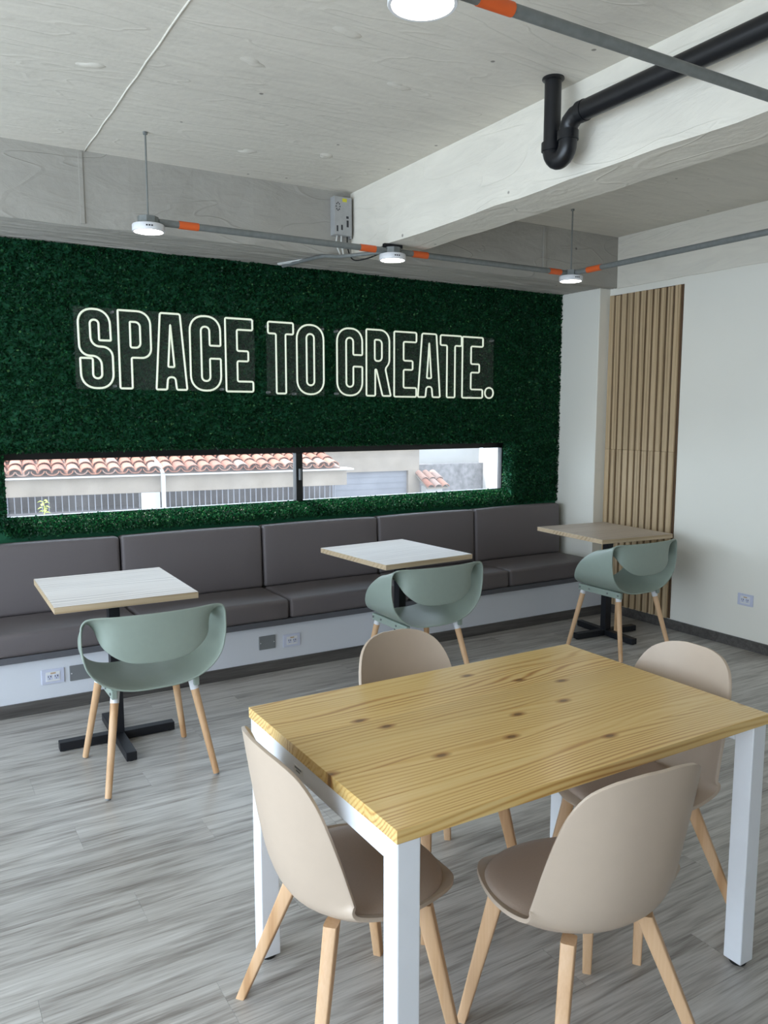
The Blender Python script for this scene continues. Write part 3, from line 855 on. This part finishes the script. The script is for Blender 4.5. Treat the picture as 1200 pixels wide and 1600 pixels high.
# LED driver box on the beam corner, with its cables
dv = thing('driver_box', 'grey metal power supply box with hanging cables in the corner of the beams', 'power supply', (2.40, BF - 0.001, 2.655))
box('case', -0.085, 0.035, -0.055, 0.0, 0.0, 0.225, 'driver_grey', dv, 0.003)
box('flange', 0.035, 0.048, -0.03, -0.002, -0.01, 0.235, 'driver_grey', dv, 0.001)
box('yellow_label', -0.03, 0.0, -0.0557, -0.055, 0.195, 0.215, 'label_yellow', dv)
for (px_, pz_, pw_, ph_) in [(-0.06 + 0.013 * math.cos(R(k * 45)), 0.165 + 0.022 * math.sin(R(k * 45)), 0.003, 0.004) for k in range(8)] + \
        [(-0.065, 0.037, 0.005, 0.017), (-0.034, 0.045, 0.006, 0.015), (0.004, 0.107, 0.008, 0.007), (0.005, 0.07, 0.007, 0.02)]:
    box('print_mark', px_ - pw_, px_ + pw_, -0.0557, -0.055, pz_ - ph_, pz_ + ph_, 'ink_dark', dv)
def bez(pts, n=10):
    out = []
    for i in range((len(pts) - 1) * n + 1):
        out.append(Vector(catmull(pts, min(i / n, len(pts) - 1 - 1e-6))))
    return out
def cable(pts, rad, mat):
    o0 = Vector((2.40, BF - 0.001, 2.655))
    return tube('output_cable', [p - o0 for p in bez(pts, 6)], rad, mat, dv, 8)
cable([(2.375, BF - 0.03, 2.655), (2.37, BF - 0.04, 2.60), (2.375, BF - 0.05, 2.53), (2.33, BF - 0.005, ZB - 0.006), (2.26, 4.62, ZB - 0.006), (2.16, 4.9, ZB - 0.006)], 0.0055, 'cable_white')
cable([(2.345, BF - 0.03, 2.655), (2.338, BF - 0.035, 2.60), (2.355, BF - 0.045, 2.535), (2.315, BF - 0.002, ZB - 0.006), (2.24, 4.62, ZB - 0.006), (2.145, 4.88, ZB - 0.006)], 0.0045, 'cable_white')
cable([(2.415, BF - 0.03, 2.655), (2.415, BF - 0.04, 2.58), (2.425, BF - 0.09, 2.51), (2.45, BF - 0.22, 2.50), (2.475, 4.12, 2.515), (2.485, 4.07, 2.515)], 0.004, 'rubber_black')

# ================================================================== drain pipe with trap
DX, DY = 2.342, 2.56
dp = thing('drain_pipe', 'black plastic drain pipe with a U trap under the ceiling', 'pipe', (DX, DY, ZC))
rP = 0.034
zb = 2.615 - ZC
tube('vertical_pipe', [(0, 0, -0.004), (0, 0, zb + 0.03)], rP, 'pvc_black', dp, 24)
lathe('ceiling_flange', [(0.044, 0.0), (0.045, -0.006), (0.042, -0.010), (0.035, -0.012)], 'pvc_black', dp, 28)
U = []
for k in range(0, 13):
    th = math.pi + math.pi * k / 12
    U.append((0, -0.046 - 0.046 * math.cos(th), zb + 0.03 + 0.052 * math.sin(th)))
U += [(0, -0.092, zb + 0.055)]
tube('trap_bend', U, rP + 0.003, 'pvc_black', dp, 24)
lathe('trap_collar', [(rP + 0.008, zb + 0.022), (rP + 0.008, zb + 0.055)], 'pvc_black', dp, 24)
lathe('trap_collar', [(rP + 0.008, zb + 0.04), (rP + 0.008, zb + 0.075)], 'pvc_black', dp, 24, (0, -0.092, 0))
hz = 2.742 - ZC
tube('elbow', [(0, -0.092, zb + 0.055), (0, -0.093, zb + 0.085), (0, -0.104, hz - 0.022), (0, -0.13, hz - 0.005), (0, -0.17, hz)], rP + 0.003, 'pvc_black', dp, 24)
tube('elbow_collar', [(0, -0.155, hz), (0, -0.185, hz)], rP + 0.007, 'pvc_black', dp, 24)
tube('horizontal_pipe', [(0, -0.15, hz), (0, -4.5, hz + 0.04)], rP + 0.004, 'pvc_black', dp, 24)

# ================================================================== pine table
TX0, TX1, TY0, TY1, TZ = 0.795, 2.012, 1.268, 2.060, 0.75
tb = thing('pine_table', 'rectangular pine table with knotty varnished top and white steel legs', 'table', ((TX0 + TX1) / 2, (TY0 + TY1) / 2, 0))
hx, hy = (TX1 - TX0) / 2, (TY1 - TY0) / 2
nb = 6; bw = 2 * hy / nb
for i in range(nb):
    bm = bmesh.new(); add_box(bm, -hx, hx, -hy + i * bw, -hy + (i + 1) * bw, TZ - 0.03, TZ, bevel=0.0012 if i in (0, nb - 1) else 0.0004, seg=2)
    bm_obj('tabletop_board', bm, 'pine', tb)
ls = 0.056
for sx in (-1, 1):
    for sy in (-1, 1):
        x0 = sx * (hx - 0.004) - (ls if sx > 0 else 0); y0 = sy * (hy - 0.004) - (ls if sy > 0 else 0)
        lg = box('leg', x0, x0 + ls, y0, y0 + ls, 0.012, TZ - 0.0305, 'white_metal', tb, 0.003)
        lathe('foot_pad', [(0.022, 0.0), (0.024, 0.004), (0.024, 0.0125)], 'rubber_black', lg, 16, (x0 + ls / 2, y0 + ls / 2, 0))
    x0 = sx * (hx - 0.004) - (ls if sx > 0 else 0)
    rl = box('end_rail', x0, x0 + ls, -hy + 0.004 + ls, hy - 0.004 - ls, TZ - 0.0305 - 0.055, TZ - 0.0305, 'white_metal', tb, 0.003)
    if sx < 0:
        boxes('rail_sticker', [(x0 - 0.0008, x0 - 0.0002, 0.05, 0.10, TZ - 0.07, TZ - 0.052)], 'label_white', rl)
        boxes('sticker_print', [(x0 - 0.0013, x0 - 0.0008, 0.056, 0.094, TZ - 0.060, TZ - 0.055), (x0 - 0.0013, x0 - 0.0008, 0.064, 0.086, TZ - 0.067, TZ - 0.063)], 'grey_plate', rl)
for sy in (-0.12, 0.12):
    box('cross_bar', -hx + 0.06, hx - 0.06, sy - 0.02, sy + 0.02, TZ - 0.07, TZ - 0.0305, 'white_metal', tb, 0.002)

# ================================================================== beige shell chairs
SP = [(.240, .388, .04), (.236, .392, .086), (.219, .399, .134), (.178, .404, .176), (.10, .402, .210), (.03, .396, .224), (-.05, .391, .228), (-.125, .397, .226),
      (-.174, .428, .222), (-.202, .49, .217), (-.220, .56, .212), (-.234, .64, .204), (-.247, .72, .189), (-.2550, .777, .161), (-.2592, .808, .118), (-.2608, .821, .075), (-.2615, .826, .04)]
CV = [.012, .012, .014, .017, .022, .028, .044, .066, .090, .102, .105, .10, .095, .09, .085, .08, .08]
def make_beige():
    root = thing('shell_chair', 'beige shell chair', 'chair')
    nv, nu = 56, 22
    V, F = [], []
    for i in range(nv + 1):
        t = (len(SP) - 1) * i / nv
        tt = min(t, len(SP) - 1 - 1e-6)
        y_, z_, w_ = catmull(SP, tt); c_ = float(catmull([(q,) for q in CV], tt)[0])
        y2, z2, _ = catmull(SP, min(tt + 0.02, len(SP) - 1 - 1e-6)); y1, z1, _ = catmull(SP, max(tt - 0.02, 0))
        ty, tz = y2 - y1, z2 - z1; l = math.hypot(ty, tz) or 1; ty, tz = ty / l, tz / l
        ny, nz_ = tz, -ty                  # inner normal: up on the seat, forward on the back
        for j in range(nu + 1):
            u = -1 + 2 * j / nu
            x_ = w_ * math.sin(u * math.pi / 2 * 0.94) / math.sin(math.pi / 2 * 0.94)
            s = (abs(x_) / 0.226) ** 2.3
            V.append((x_, y_ + ny * c_ * s, z_ + nz_ * c_ * s))
    for i in range(nv):
        for j in range(nu):
            a = i * (nu + 1) + j
            F.append((a, a + 1, a + nu + 2, a + nu + 1))
    sh = mesh_obj('shell', V, F, 'beige_plastic', root, smooth=True)
    md = sh.modifiers.new('thickness', 'SOLIDIFY'); md.thickness = 0.009; md.offset = -1
    md2 = sh.modifiers.new('round', 'BEVEL'); md2.width = 0.003; md2.segments = 2; md2.limit_method = 'ANGLE'; md2.angle_limit = R(50)
    # seat pad
    prof = [(0.90, -0.002), (0.985, 0.002), (1.0, 0.010), (0.985, 0.019), (0.93, 0.026), (0.82, 0.030), (0.62, 0.032), (0.35, 0.033), (0.12, 0.033)]
    V, F = [], []; seg = 56
    for k_, h_ in prof:
        for q in range(seg):
            th = 2 * math.pi * q / seg
            cx = math.copysign(abs(math.cos(th)) ** 0.94, math.cos(th)); sy_ = math.copysign(abs(math.sin(th)) ** 0.94, math.sin(th))
            x_ = 0.210 * cx * k_; y_ = 0.036 + 0.190 * sy_ * k_
            zs = 0.400 + 0.012 * (x_ / 0.22) ** 2 + (0.004 if y_ > 0.1 else 0.0) * (y_ - 0.1) / 0.12 + 0.16 * max(0, -0.07 - y_) ** 1.2
            V.append((x_, y_, zs + h_))
    for i in range(len(prof) - 1):
        for q in range(seg):
            l = (q + 1) % seg
            F.append((i * seg + q, i * seg + l, (i + 1) * seg + l, (i + 1) * seg + q))
    F.append(tuple(reversed(range(seg)))); F.append(tuple((len(prof) - 1) * seg + q for q in range(seg)))
    pad = mesh_obj('seat_pad', V, F, 'beige_vinyl', root, smooth=True)
    box('cross_brace', -0.09, 0.09, 0.095, 0.125, 0.368, 0.387, 'beige_plastic', root, 0.003)
    box('cross_brace', -0.06, 0.06, -0.09, -0.06, 0.370, 0.383, 'beige_plastic', root, 0.003)
    for (x1, y1, x0, y0) in ((-.148, .122, -.208, .191), (.148, .122, .208, .191), (-.112, -.108, -.234, -.219), (.112, -.108, .234, -.219)):
        top = Vector((x1, y1, 0.386)); foot = Vector((x0, y0, 0.0))
        d = foot - top
        out = Vector((d.x, d.y, 0)).normalized(); side = Vector((-out.y, out.x, 0))
        V, F = [], []
        for t in (0.0, 0.5, 1.0):
            p = top + d * t
            a = 0.0215 - 0.0085 * t; b_ = 0.0175 - 0.005 * t
            for k in range(16):
                th = 2 * math.pi * (k + 0.5) / 16
                cx = math.copysign(abs(math.cos(th)) ** 0.35, math.cos(th)); sx = math.copysign(abs(math.sin(th)) ** 0.35, math.sin(th))
                V.append(p + out * a * cx + side * b_ * sx)
        for i in range(2):
            for k in range(16):
                l = (k + 1) % 16
                F.append((i * 16 + k, i * 16 + l, (i + 1) * 16 + l, (i + 1) * 16 + k))
        F.append(tuple(reversed(range(16)))); F.append(tuple(32 + k for k in range(16)))
        o = mesh_obj('leg', V, F, 'leg_beech', root, smooth=True); auto_smooth(o, 30)
    return root
def place(root, x, y, heading, label, group, first=False):
    o = root if first else copy_tree(root)
    o.location = (x, y, 0); o.rotation_euler = (0, 0, R(heading - 90)); o['label'] = label; o['group'] = group
    return o
bc = make_beige()
gb = 'beige shell chairs around the pine table'
place(bc, 0.909, 1.666, -2, 'beige shell chair at the left end of the pine table, its back towards the floor', gb, True)
place(bc, 1.352, 1.323, 85, 'beige shell chair at the near side of the pine table, seat pointing left', gb)
place(bc, 1.442, 2.045, -85, 'beige shell chair behind the far side of the pine table, only its backrest top showing', gb)
place(bc, 1.927, 1.647, 177.5, 'beige shell chair at the right end of the pine table beside the steel leg', gb)

# ================================================================== green wrap-around chairs
KR = [(0, 0, .425), (.12, 0, .432), (.215, .0, .468), (.278, .0, .535), (.300, .0, .615), (.303, .0, .684), (.296, -.003, .738), (.262, -.012, .759), (.17, -.030, .760), (.08, -.042, .760)]
KRc = (0, -.046, .760)
KF = [(0, .44, .430), (.12, .435, .434), (.198, .415, .463), (.240, .385, .515), (.254, .34, .585), (.252, .275, .645), (.246, .175, .698), (.238, .072, .692), (.214, .0, .622), (.128, -.028, .562)]
KFc = (0, -.036, .548)
def closed_keys(K, Kc):
    return [np.array(p) for p in K] + [np.array(Kc)] + [np.array((-p[0], p[1], p[2])) for p in reversed(K[1:])]
def make_green():
    root = thing('tub_chair', 'sage green tub chair', 'chair')
    A, B = closed_keys(KR, KRc), closed_keys(KF, KFc)
    nt_, ns = 6 * len(A), 14
    V, F = [], []
    for i in range(nt_):
        t = len(A) * i / nt_
        a, b_ = catmull(A, t, True), catmull(B, t, True)
        for j in range(ns + 1):
            s = j / ns
            p = a * (1 - s) + b_ * s
            # seat dips a little between its edges
            if t < 2.2 or t > len(A) - 2.2:
                p[2] -= 0.018 * math.sin(math.pi * s) * (1 - min(t, len(A) - t) / 2.2)
            V.append(p)
    for i in range(nt_):
        k = (i + 1) % nt_
        for j in range(ns):
            F.append((i * (ns + 1) + j, i * (ns + 1) + j + 1, k * (ns + 1) + j + 1, k * (ns + 1) + j))
    sh = mesh_obj('shell', V, F, 'sage_plastic', root, smooth=True)
    md = sh.modifiers.new('thickness', 'SOLIDIFY'); md.thickness = 0.008; md.offset = 0
    md2 = sh.modifiers.new('round', 'BEVEL'); md2.width = 0.004; md2.segments = 2; md2.limit_method = 'ANGLE'; md2.angle_limit = R(50)
    for sx in (-1, 1):
        bm = bmesh.new()
        add_box(bm, sx * 0.175 - 0.012, sx * 0.175 + 0.012, 0.03, 0.40, 0.395, 0.436, bevel=0.004)
        br = bm_obj('bracket', bm, 'sage_plastic', root)
        for yy in (0.05, 0.14, 0.30, 0.385):
            bm = bmesh.new()
            bmesh.ops.create_cone(bm, cap_ends=True, segments=10, radius1=0.006, radius2=0.006, depth=0.006,
                                  matrix=Matrix.Translation((sx * 0.189, yy, 0.416)) @ Matrix.Rotation(R(90), 4, 'Y'))
            bm_obj('screw', bm, 'galvanised', br)
    for (x1, y1, x0, y0) in ((-.165, .065, -.232, -.035), (.165, .065, .232, -.035), (-.165, .365, -.232, .44), (.165, .365, .232, .44)):
        top = Vector((x1, y1, 0.415)); ft = Vector((x0, y0, 0.0))
        d = ft - top
        lg = tube('leg', [top + d * 0.08, top + d * 0.5, top + d * 0.985], [0.0175, 0.0155, 0.0135], 'leg_beech', root, 18)
        tube('leg_socket', [top - d * 0.02, top + d * 0.10], 0.0185, 'white_plastic', lg, 18)
        tube('glide', [top + d * 0.98, ft], 0.011, 'grey_plate', lg, 12)
    return root
gc = make_green()
gg = 'sage green chairs at the small tables'
place(gc, 0.868, 3.285, 90, 'sage green tub chair at the left small table, nearest the camera', gg, True)
place(gc, 2.46, 3.50, 90, 'sage green tub chair at the middle small table', gg)
place(gc, 4.07, 3.475, 90, 'sage green tub chair at the right small table beside the slat panel', gg)

# ================================================================== small cafe tables
def make_cafe():
    t = thing('cafe_table', 'small table', 'table')
    tp = box('tabletop', -0.315, 0.315, -0.352, 0.352, 0.72, 0.75, 'laminate_oak', t, 0.001)
    boxes('edge_band', [(-0.3158, -0.3152, -0.3515, 0.3515, 0.7212, 0.7488), (0.3152, 0.3158, -0.3515, 0.3515, 0.7212, 0.7488),
                        (-0.3145, 0.3145, -0.3528, -0.3522, 0.7212, 0.7488), (-0.3145, 0.3145, 0.3522, 0.3528, 0.7212, 0.7488)], 'laminate_edge', tp)
    box('pole', -0.046, 0.006, -0.106, -0.054, 0.04, 0.705, 'black_metal', t, 0.002)
    boxes('top_bracket', [(-0.19, 0.15, -0.10, -0.06, 0.705, 0.7195), (-0.04, 0.0, -0.25, 0.09, 0.7045, 0.719)], 'black_metal', t)
    box('base_bar', -0.29, 0.25, -0.104, -0.056, 0.004, 0.045, 'black_metal', t, 0.003)
    box('base_bar', -0.044, 0.004, -0.37, 0.20, 0.0035, 0.0445, 'black_metal', t, 0.003)
    for (px, py) in ((-0.27, -0.08), (0.23, -0.08), (-0.02, -0.35), (-0.02, 0.18)):
        lathe('glide', [(0.014, 0.0), (0.014, 0.005)], 'rubber_black', t, 12, (px, py, 0))
    return t
ct = make_cafe()
gt = 'small square tables along the bench'
def place_t(x, y, rz, label, first=False):
    o = ct if first else copy_tree(ct)
    o.location = (x, y, 0); o.rotation_euler = (0, 0, R(rz)); o['label'] = label; o['group'] = gt
place_t(0.838, 3.942, -1.0, 'small oak-topped table on a black pole, left one before the bench', True)
place_t(2.534, 4.072, 4.0, 'small oak-topped table on a black pole, middle one before the bench')
place_t(4.283, 4.048, -5.0, 'small oak-topped table on a black pole, in the corner by the slat panel')

# ================================================================== outside the strip window
K = 12.5 / 10.5
ex = thing('neighbour_house', 'old plastered house with terracotta tiled roof outside the window', 'house', (3.501, 12.5, 0), R(-6.5))
ez = lambda z: 1.57 - (1.57 - z) * K
es = lambda s: s * K
EZ = ez(0.812)                                     # eave height
boxes('eave_beam', [(es(-4.2), es(2.60), 0.0, 0.25, ez(0.565), EZ - 0.03)], 'ext_plaster', ex)
boxes('eave_board', [(es(-4.2), es(2.68), -0.10, 0.3, EZ - 0.03, EZ - 0.005)], 'ext_white', ex)
boxes('lower_wall', [(es(-4.2), es(2.55), 0.55, 0.75, -3.2, EZ - 0.05), (es(-4.2), es(-0.05), 0.0, 0.6, -3.2, ez(0.36)), (es(-0.05), es(2.55), 0.05, 0.6, -3.2, ez(0.33))], 'ext_dark', ex)
boxes('pillar', [(es(-0.30), es(-0.06), -0.02, 0.3, -3.2, ez(0.565))], 'ext_white', ex)
boxes('pillar', [(es(-2.5), es(-2.28), -0.02, 0.3, -3.2, ez(0.565))], 'ext_white', ex)
tube('downpipe', [(es(-0.03), -0.14, EZ), (es(-0.03), -0.14, -3.2)], 0.035, 'ext_white', ex, 12)
tube('roof_pipe', [(es(-0.03), -0.14, EZ), (es(-0.05), 0.0, EZ + 0.12), (es(-0.13), 1.4, EZ + 0.42)], 0.03, 'ext_white', ex, 12)
bars = []
for k in range(60):
    s_ = es(-2.2) + k * (es(2.5) - es(-2.2)) / 60
    bars.append((s_ - 0.006, s_ + 0.006, 0.02, 0.045, ez(0.33), ez(0.565)))
boxes('window_bars', bars, 'ext_grey', ex)
# tiles: a shared barrel tile, pan and cover rows
slope = R(11.0)
def tile_mesh(up):
    V, F = [], []
    n = 8
    for i, (yy, rr) in enumerate(((0.0, 0.098), (0.40, 0.080))):
        for th_k in (0, 1):
            r_ = rr - 0.014 * th_k
            for k in range(n + 1):
                th = math.pi * k / n
                V.append((r_ * math.cos(th), yy, (r_ * math.sin(th) * 0.75) * (1 if up else -1)))
    m_ = n + 1
    for k in range(n):
        F += [(k, k + 1, 2 * m_ + k + 1, 2 * m_ + k), (m_ + k, 3 * m_ + k, 3 * m_ + k + 1, m_ + k + 1), (k, m_ + k, m_ + k + 1, k + 1)]
    o = mesh_obj('roof_tile', V, F, 'terracotta', None, smooth=True)
    auto_smooth(o, 40)
    return o
roof = boxes('roof', [(es(-4.2), es(2.50), 0.0, 1.5, -0.10, -0.06)], 'terracotta', ex)
roof.location = (0, 0, EZ + 0.075); roof.rotation_euler = (slope, 0, 0)
t_up, t_dn = tile_mesh(True), tile_mesh(False)
tp = 0.198
first = {True: True, False: True}
cnt = 0
for up, src in ((True, t_up), (False, t_dn)):
    for r_ in range(4):
        for c_ in range(40):
            s_ = es(2.46) - 0.10 - c_ * tp + (0 if up else tp / 2)
            if s_ < es(-4.15): continue
            if not up and (r_ > 2 or s_ > es(2.44)): continue
            o = src if first[up] else src.copy()
            if not first[up]: COL.objects.link(o)
            first[up] = False
            o.parent = roof
            o.location = (s_ + random.uniform(-0.008, 0.008), -0.10 + r_ * 0.345, (0.0 if up else 0.032) + r_ * 0.006)
            o.rotation_euler = (R(-1.5), 0, random.uniform(-0.02, 0.02))
            cnt += 1
# annex behind, to the right
bk = 1.8
def an(s, z, back=bk):
    f_ = 1 + back / 12.5
    return s, z
ann = thing('annex_building', 'pale plastered annex with a grey shutter behind the tiled house', 'house', (3.501 + 0.2, 12.5 + 1.9, 0), R(-6.5))
k3 = K
boxes('wall', [(es(2.72), es(4.62), 0.0, 0.2, ez(0.62), ez(1.6)), (es(4.40), es(4.62), -0.02, 0.2, -3.2, ez(0.62))], 'ext_plaster', ann)
boxes('shutter', [(es(2.72), es(4.40), 0.06, 0.1, -3.2, ez(0.62))], 'ext_grey', ann)
boxes('shutter_slat', [(es(2.72), es(4.40), 0.052, 0.06, z_, z_ + 0.012) for z_ in np.arange(-1.0, ez(0.60), 0.12)], 'ext_grey', ann)
gw = thing('garden_wall', 'weathered grey stone wall with a white wall above it outside', 'wall', (3.501 + 0.2, 12.5 + 1.9, 0), R(-6.5))
boxes('stone_wall', [(es(4.63), es(6.3), 0.3, 0.5, -3.2, ez(0.70))], 'ext_stone', gw)
boxes('white_wall', [(es(4.63), es(6.3), 0.9, 1.1, -3.2, ez(1.7))], 'ext_white', gw)
boxes('white_post', [(es(6.02), es(6.6), -0.1, 0.2, -3.2, ez(1.7))], 'ext_white', gw)
gp = thing('gate_roof', 'little terracotta tiled canopy before the grey stone wall outside', 'roof', (3.501 + 0.2, 12.5 + 1.9, 0), R(-6.5))
boxes('post', [(es(4.60), es(4.92), -0.35, -0.15, -3.2, ez(0.36))], 'ext_white', gp)
cr = boxes('canopy', [(-0.24, 0.24, -0.02, 0.62, -0.05, -0.02)], 'ext_plaster', gp)
cr.location = (es(4.74), -0.55, ez(0.375)); cr.rotation_euler = (R(24), 0, 0)
for r_ in range(2):
    for c_ in range(3):
        o = t_up.copy(); COL.objects.link(o); o.parent = cr
        o.location = (-0.17 + c_ * 0.17, -0.04 + r_ * 0.30, 0.0 + r_ * 0.012); o.rotation_euler = (R(-2), 0, 0); o.scale = (0.85, 0.9, 0.85)
# weed growing on the ledge of the house
wd = thing('weed_plant', 'yellow green weed growing on the ledge outside the left pane', 'plant', (1.72, 12.45, ez(0.355)))
tube('stem', [(0, 0, 0), (0.01, 0.01, 0.10), (-0.01, 0.0, 0.20)], 0.006, 'plant_leaf', wd, 6)
for k in range(11):
    th = k * 2.4; hz_ = 0.03 + 0.018 * k
    V = []
    d = Vector((math.cos(th), math.sin(th), 0.25)).normalized(); s = Vector((-math.sin(th), math.cos(th), 0))
    p = Vector((0, 0, hz_)); L_ = 0.10
    V = [p, p + d * L_ * 0.5 + s * 0.028, p + d * L_ + Vector((0, 0, -0.035)), p + d * L_ * 0.5 - s * 0.028, p + d * L_ * 0.5 + Vector((0, 0, 0.012))]
    mesh_obj('leaf', V, [(0, 1, 4), (1, 2, 4), (2, 3, 4), (3, 0, 4)], 'plant_leaf', wd)
struct(box('ground_outside', -30, 40, 5.2, 60, -3.4, -3.2, 'ext_ground'))
